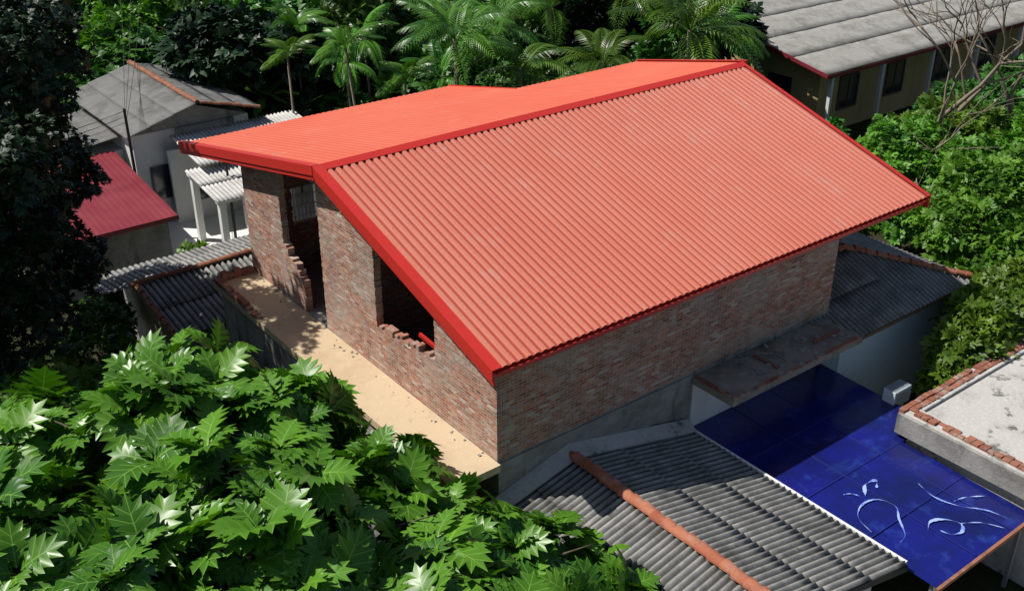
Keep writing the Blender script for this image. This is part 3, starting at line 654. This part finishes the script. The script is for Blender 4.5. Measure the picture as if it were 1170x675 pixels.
def palm(name,x,y,zt,me,s=1.0,r=.13):
    e=empty(name);o=link(bpy.data.objects.new('fronds',me),e);o.location=(x,y,zt);o.rotation_euler=(random.uniform(-.1,.1),random.uniform(-.1,.1),random.uniform(0,6));o.scale=(s,)*3
    A=Acc();dx,dy=random.uniform(-.6,.6),random.uniform(-.6,.6)
    A.tube([(x+dx,y+dy,GZ),(x+dx*.5,y+dy*.6,GZ+(zt-GZ)*.4),(x,y,zt+.1)],[r*1.3,r,r*.8],8);A.obj('trunk',BARKG,e,True)
for x,y,z,s in ((25.4,18.3,6.2,1.35),(29.5,20.6,5.0,1.0),(22.3,21,4.6,.9),(17.6,21.5,5.0,.95),(14.6,22.5,6.6,1.0),(19.5,26,6,1.0),(27.5,25,6.5,1.1),(21.3,17.3,2.4,.8),(24,27,6,1.1)): palm('coconut_palm',x,y,z,random.choice(PM),s)
for x,y,z,s in ((10.6,25.4,6.2,1.0),(11.6,27.5,5.0,1.0),(9.2,28.5,5.4,.9),(12.8,24,4.6,1.0),(11,31,6,1.1),(15.5,25,4.2,1.1),(13.6,29,5.5,1.2),(20.5,20.0,3.8,.9)): palm('areca_palm',x,y,z,random.choice(PA),s,.07)
def banana_mesh(seed):
    rs=np.random.default_rng(seed);A=Acc();R=[]
    for k in range(8):
        L=rs.uniform(1.6,2.3);az=k*2.4;up=rs.uniform(.2,1.25);dr=rs.uniform(.4,.8);n=len(A.V);m=14
        for i in range(m+1):
            t=i/m;y=L*t;z=-dr*L*t*t;w=.30*L/2*math.sin(math.pi*(.06+.92*t))**.6
            yy=y*math.cos(up)-z*math.sin(up);zz=y*math.sin(up)+z*math.cos(up)
            for sx in (-1,0,1):
                ww=w*rs.uniform(.65,1.05);xx=sx*ww
                A.V.append((xx*math.cos(az)-yy*math.sin(az),xx*math.sin(az)+yy*math.cos(az),zz-(.12 if sx else 0)*ww*2+(rs.uniform(-.05,.05) if sx else 0)));R.append(k/8)
        for i in range(m):
            for c in (0,1): b=n+i*3+c;A.F.append((b,b+1,b+4,b+3))
    me=bpy.data.meshes.new('banana_leaves');me.from_pydata(A.V,[],A.F);me.update()
    a=me.attributes.new('rnd','FLOAT','POINT');a.data.foreach_set('value',R);me.materials.append(LN);return me
BM=[banana_mesh(s) for s in (1,2)]
def banana(x,y,zt,s):
    e=empty('banana_plant');o=link(bpy.data.objects.new('leaves',random.choice(BM)),e);o.location=(x,y,zt);o.rotation_euler=(0,0,random.uniform(0,6));o.scale=(s,)*3
    A=Acc();A.tube([(x,y,GZ),(x,y,zt+.2)],[.15,.08],8);A.obj('stem',LN,e,True)
for x,y,z,s in ((8.0,41.5,2.6,1.3),(9.6,40.5,2.2,1.2),(6.6,42.6,2.8,1.3),(9.4,32,2.6,1.1),(10.4,30.2,2.0,1.0),(22.8,24,2.4,1.2),(3,42,2.4,1.2),(9.8,35.5,2.2,1.2),(12.5,33,2.5,1.2),(.5,38.5,2.0,1.1),(20,23.2,2.2,1.1)): banana(x,y,z,s)
# ------------------------------------------------------------ distant jungle (instanced variants)
J=empty('distant_tree_mass')
var=[]
for vi,(m,ls,dn) in enumerate(((LJ,.5,17),(LJ,.42,20),(LG,.5,17),(LBD,.5,17),(LJ,.6,14))):
    b=[]
    for k in range(8):
        a=rng.random()*6.28;rr=rng.random()**.5*2.6
        b.append((rr*math.cos(a),rr*math.sin(a),rng.uniform(2.5,7.5)-rr*.5,rng.uniform(1.3,2.1)))
    P,Nn=ell_surface(b,dn,-.4,.85,.35);n=len(P)
    Y=norm(Nn*.6+rng.normal(size=(n,3))*.6+np.array([0,0,-.15]));Zh=norm(Nn*.5+np.array([0,0,.8])+rng.normal(size=(n,3))*.4);X,Y,Z=frames(Y,Zh)
    cl=.5+.5*np.sin(P[:,0]*2.1+P[:,2]*1.7)*np.cos(P[:,1]*1.9)
    o=scatter('tree_crown',ST,SF,SV,P,X,Y,Z,ls*rng.uniform(.6,1.3,n),np.clip(.5*cl+.5*rng.random(n),0,1),m,J)
    A=Acc();limbs(A,(0,0,0),b,.2,(0,0,2.2));t=A.obj('tree_trunk',BARK,J,True)
    var.append((o.data,t.data));bpy.data.objects.remove(o);bpy.data.objects.remove(t)
def RF(R_,F_): return (-12.67+.791*R_+.6115*F_,-16.98-.6115*R_+.791*F_)
cnt=0;F0=51.
while F0<140:
    st=4.8 if F0<80 else 7
    r=-.62*F0-6
    while r<.62*F0+8:
        x,y=RF(r+random.uniform(-1.6,1.6),F0+random.uniform(-1.8,1.8))
        bad=(-7<x<10.5 and 19<y<39.5) or (32<x<64 and 8<y<37.5) or (x<19.5 and y<19 and x>-3) or (20<x<35 and y<12)
        if not bad and r>8 and F0<56: bad=True
        if not bad:
            s=random.uniform(.7,1.2)*(1 if F0<80 else 1.3);v=random.choice(var)
            for me,nm in ((v[0],'tree_crown'),(v[1],'tree_trunk')):
                o=link(bpy.data.objects.new(nm,me),J);o.location=(x,y,GZ-.3)
                o.rotation_euler=(0,0,cnt*1.7%6.28);o.scale=(s,s,s*(.7+.55*((cnt*.37)%1)))
            cnt+=1
        r+=st
    F0+=st*.95
tree('undergrowth',(20,18,GZ),[(19,17,-.6,1.8,1.0),(22,15.5,-.6,1.8,1.0),(14,21,-.4,2,1.2),(17,19.5,-.3,2,1.3),(12,23.5,-.4,1.8,1.2),(25,14.5,-.6,1.8,1),(28,15.5,-.2,2,1.4),(20.5,12,-.8,1.5,.9),(31,14.5,0,2,1.6),(29,12.5,-.5,1.6,1.2)],30,.36,LJ,.08)
# ------------------------------------------------------------ light / world / camera
sv=Vector((-.52,.52,1.0)).normalized();el=math.asin(sv.z);az=math.atan2(sv.x,sv.y)
w=bpy.data.worlds.new('World');scene.world=w;w.use_nodes=True;nt=w.node_tree
sk=nt.nodes.new('ShaderNodeTexSky');sk.sky_type='NISHITA';sk.sun_disc=False;sk.sun_elevation=el;sk.sun_rotation=az
nt.links.new(sk.outputs[0],nt.nodes['Background'].inputs[0]);nt.nodes['Background'].inputs[1].default_value=.068
l=bpy.data.lights.new('sun','SUN');l.energy=5.0;l.angle=math.radians(.5);l.color=(1,.96,.90)
o=link(bpy.data.objects.new('sun',l));o.rotation_euler=sv.to_track_quat('Z','Y').to_euler();o.location=(0,0,40)
cd=bpy.data.cameras.new('camera');co=link(bpy.data.objects.new('camera',cd))
th=math.atan(633/1216.);fw=Vector((.6115*math.cos(th),.791*math.cos(th),-math.sin(th)))
co.location=(-12.67,-16.98,18.6);co.rotation_euler=fw.to_track_quat('-Z','Y').to_euler()
cd.sensor_width=36;cd.lens=36*1216/1170.;cd.clip_end=2000;cd.clip_start=.1
scene.camera=co
scene.view_settings.view_transform='Standard';scene.view_settings.look='None';scene.view_settings.exposure=0
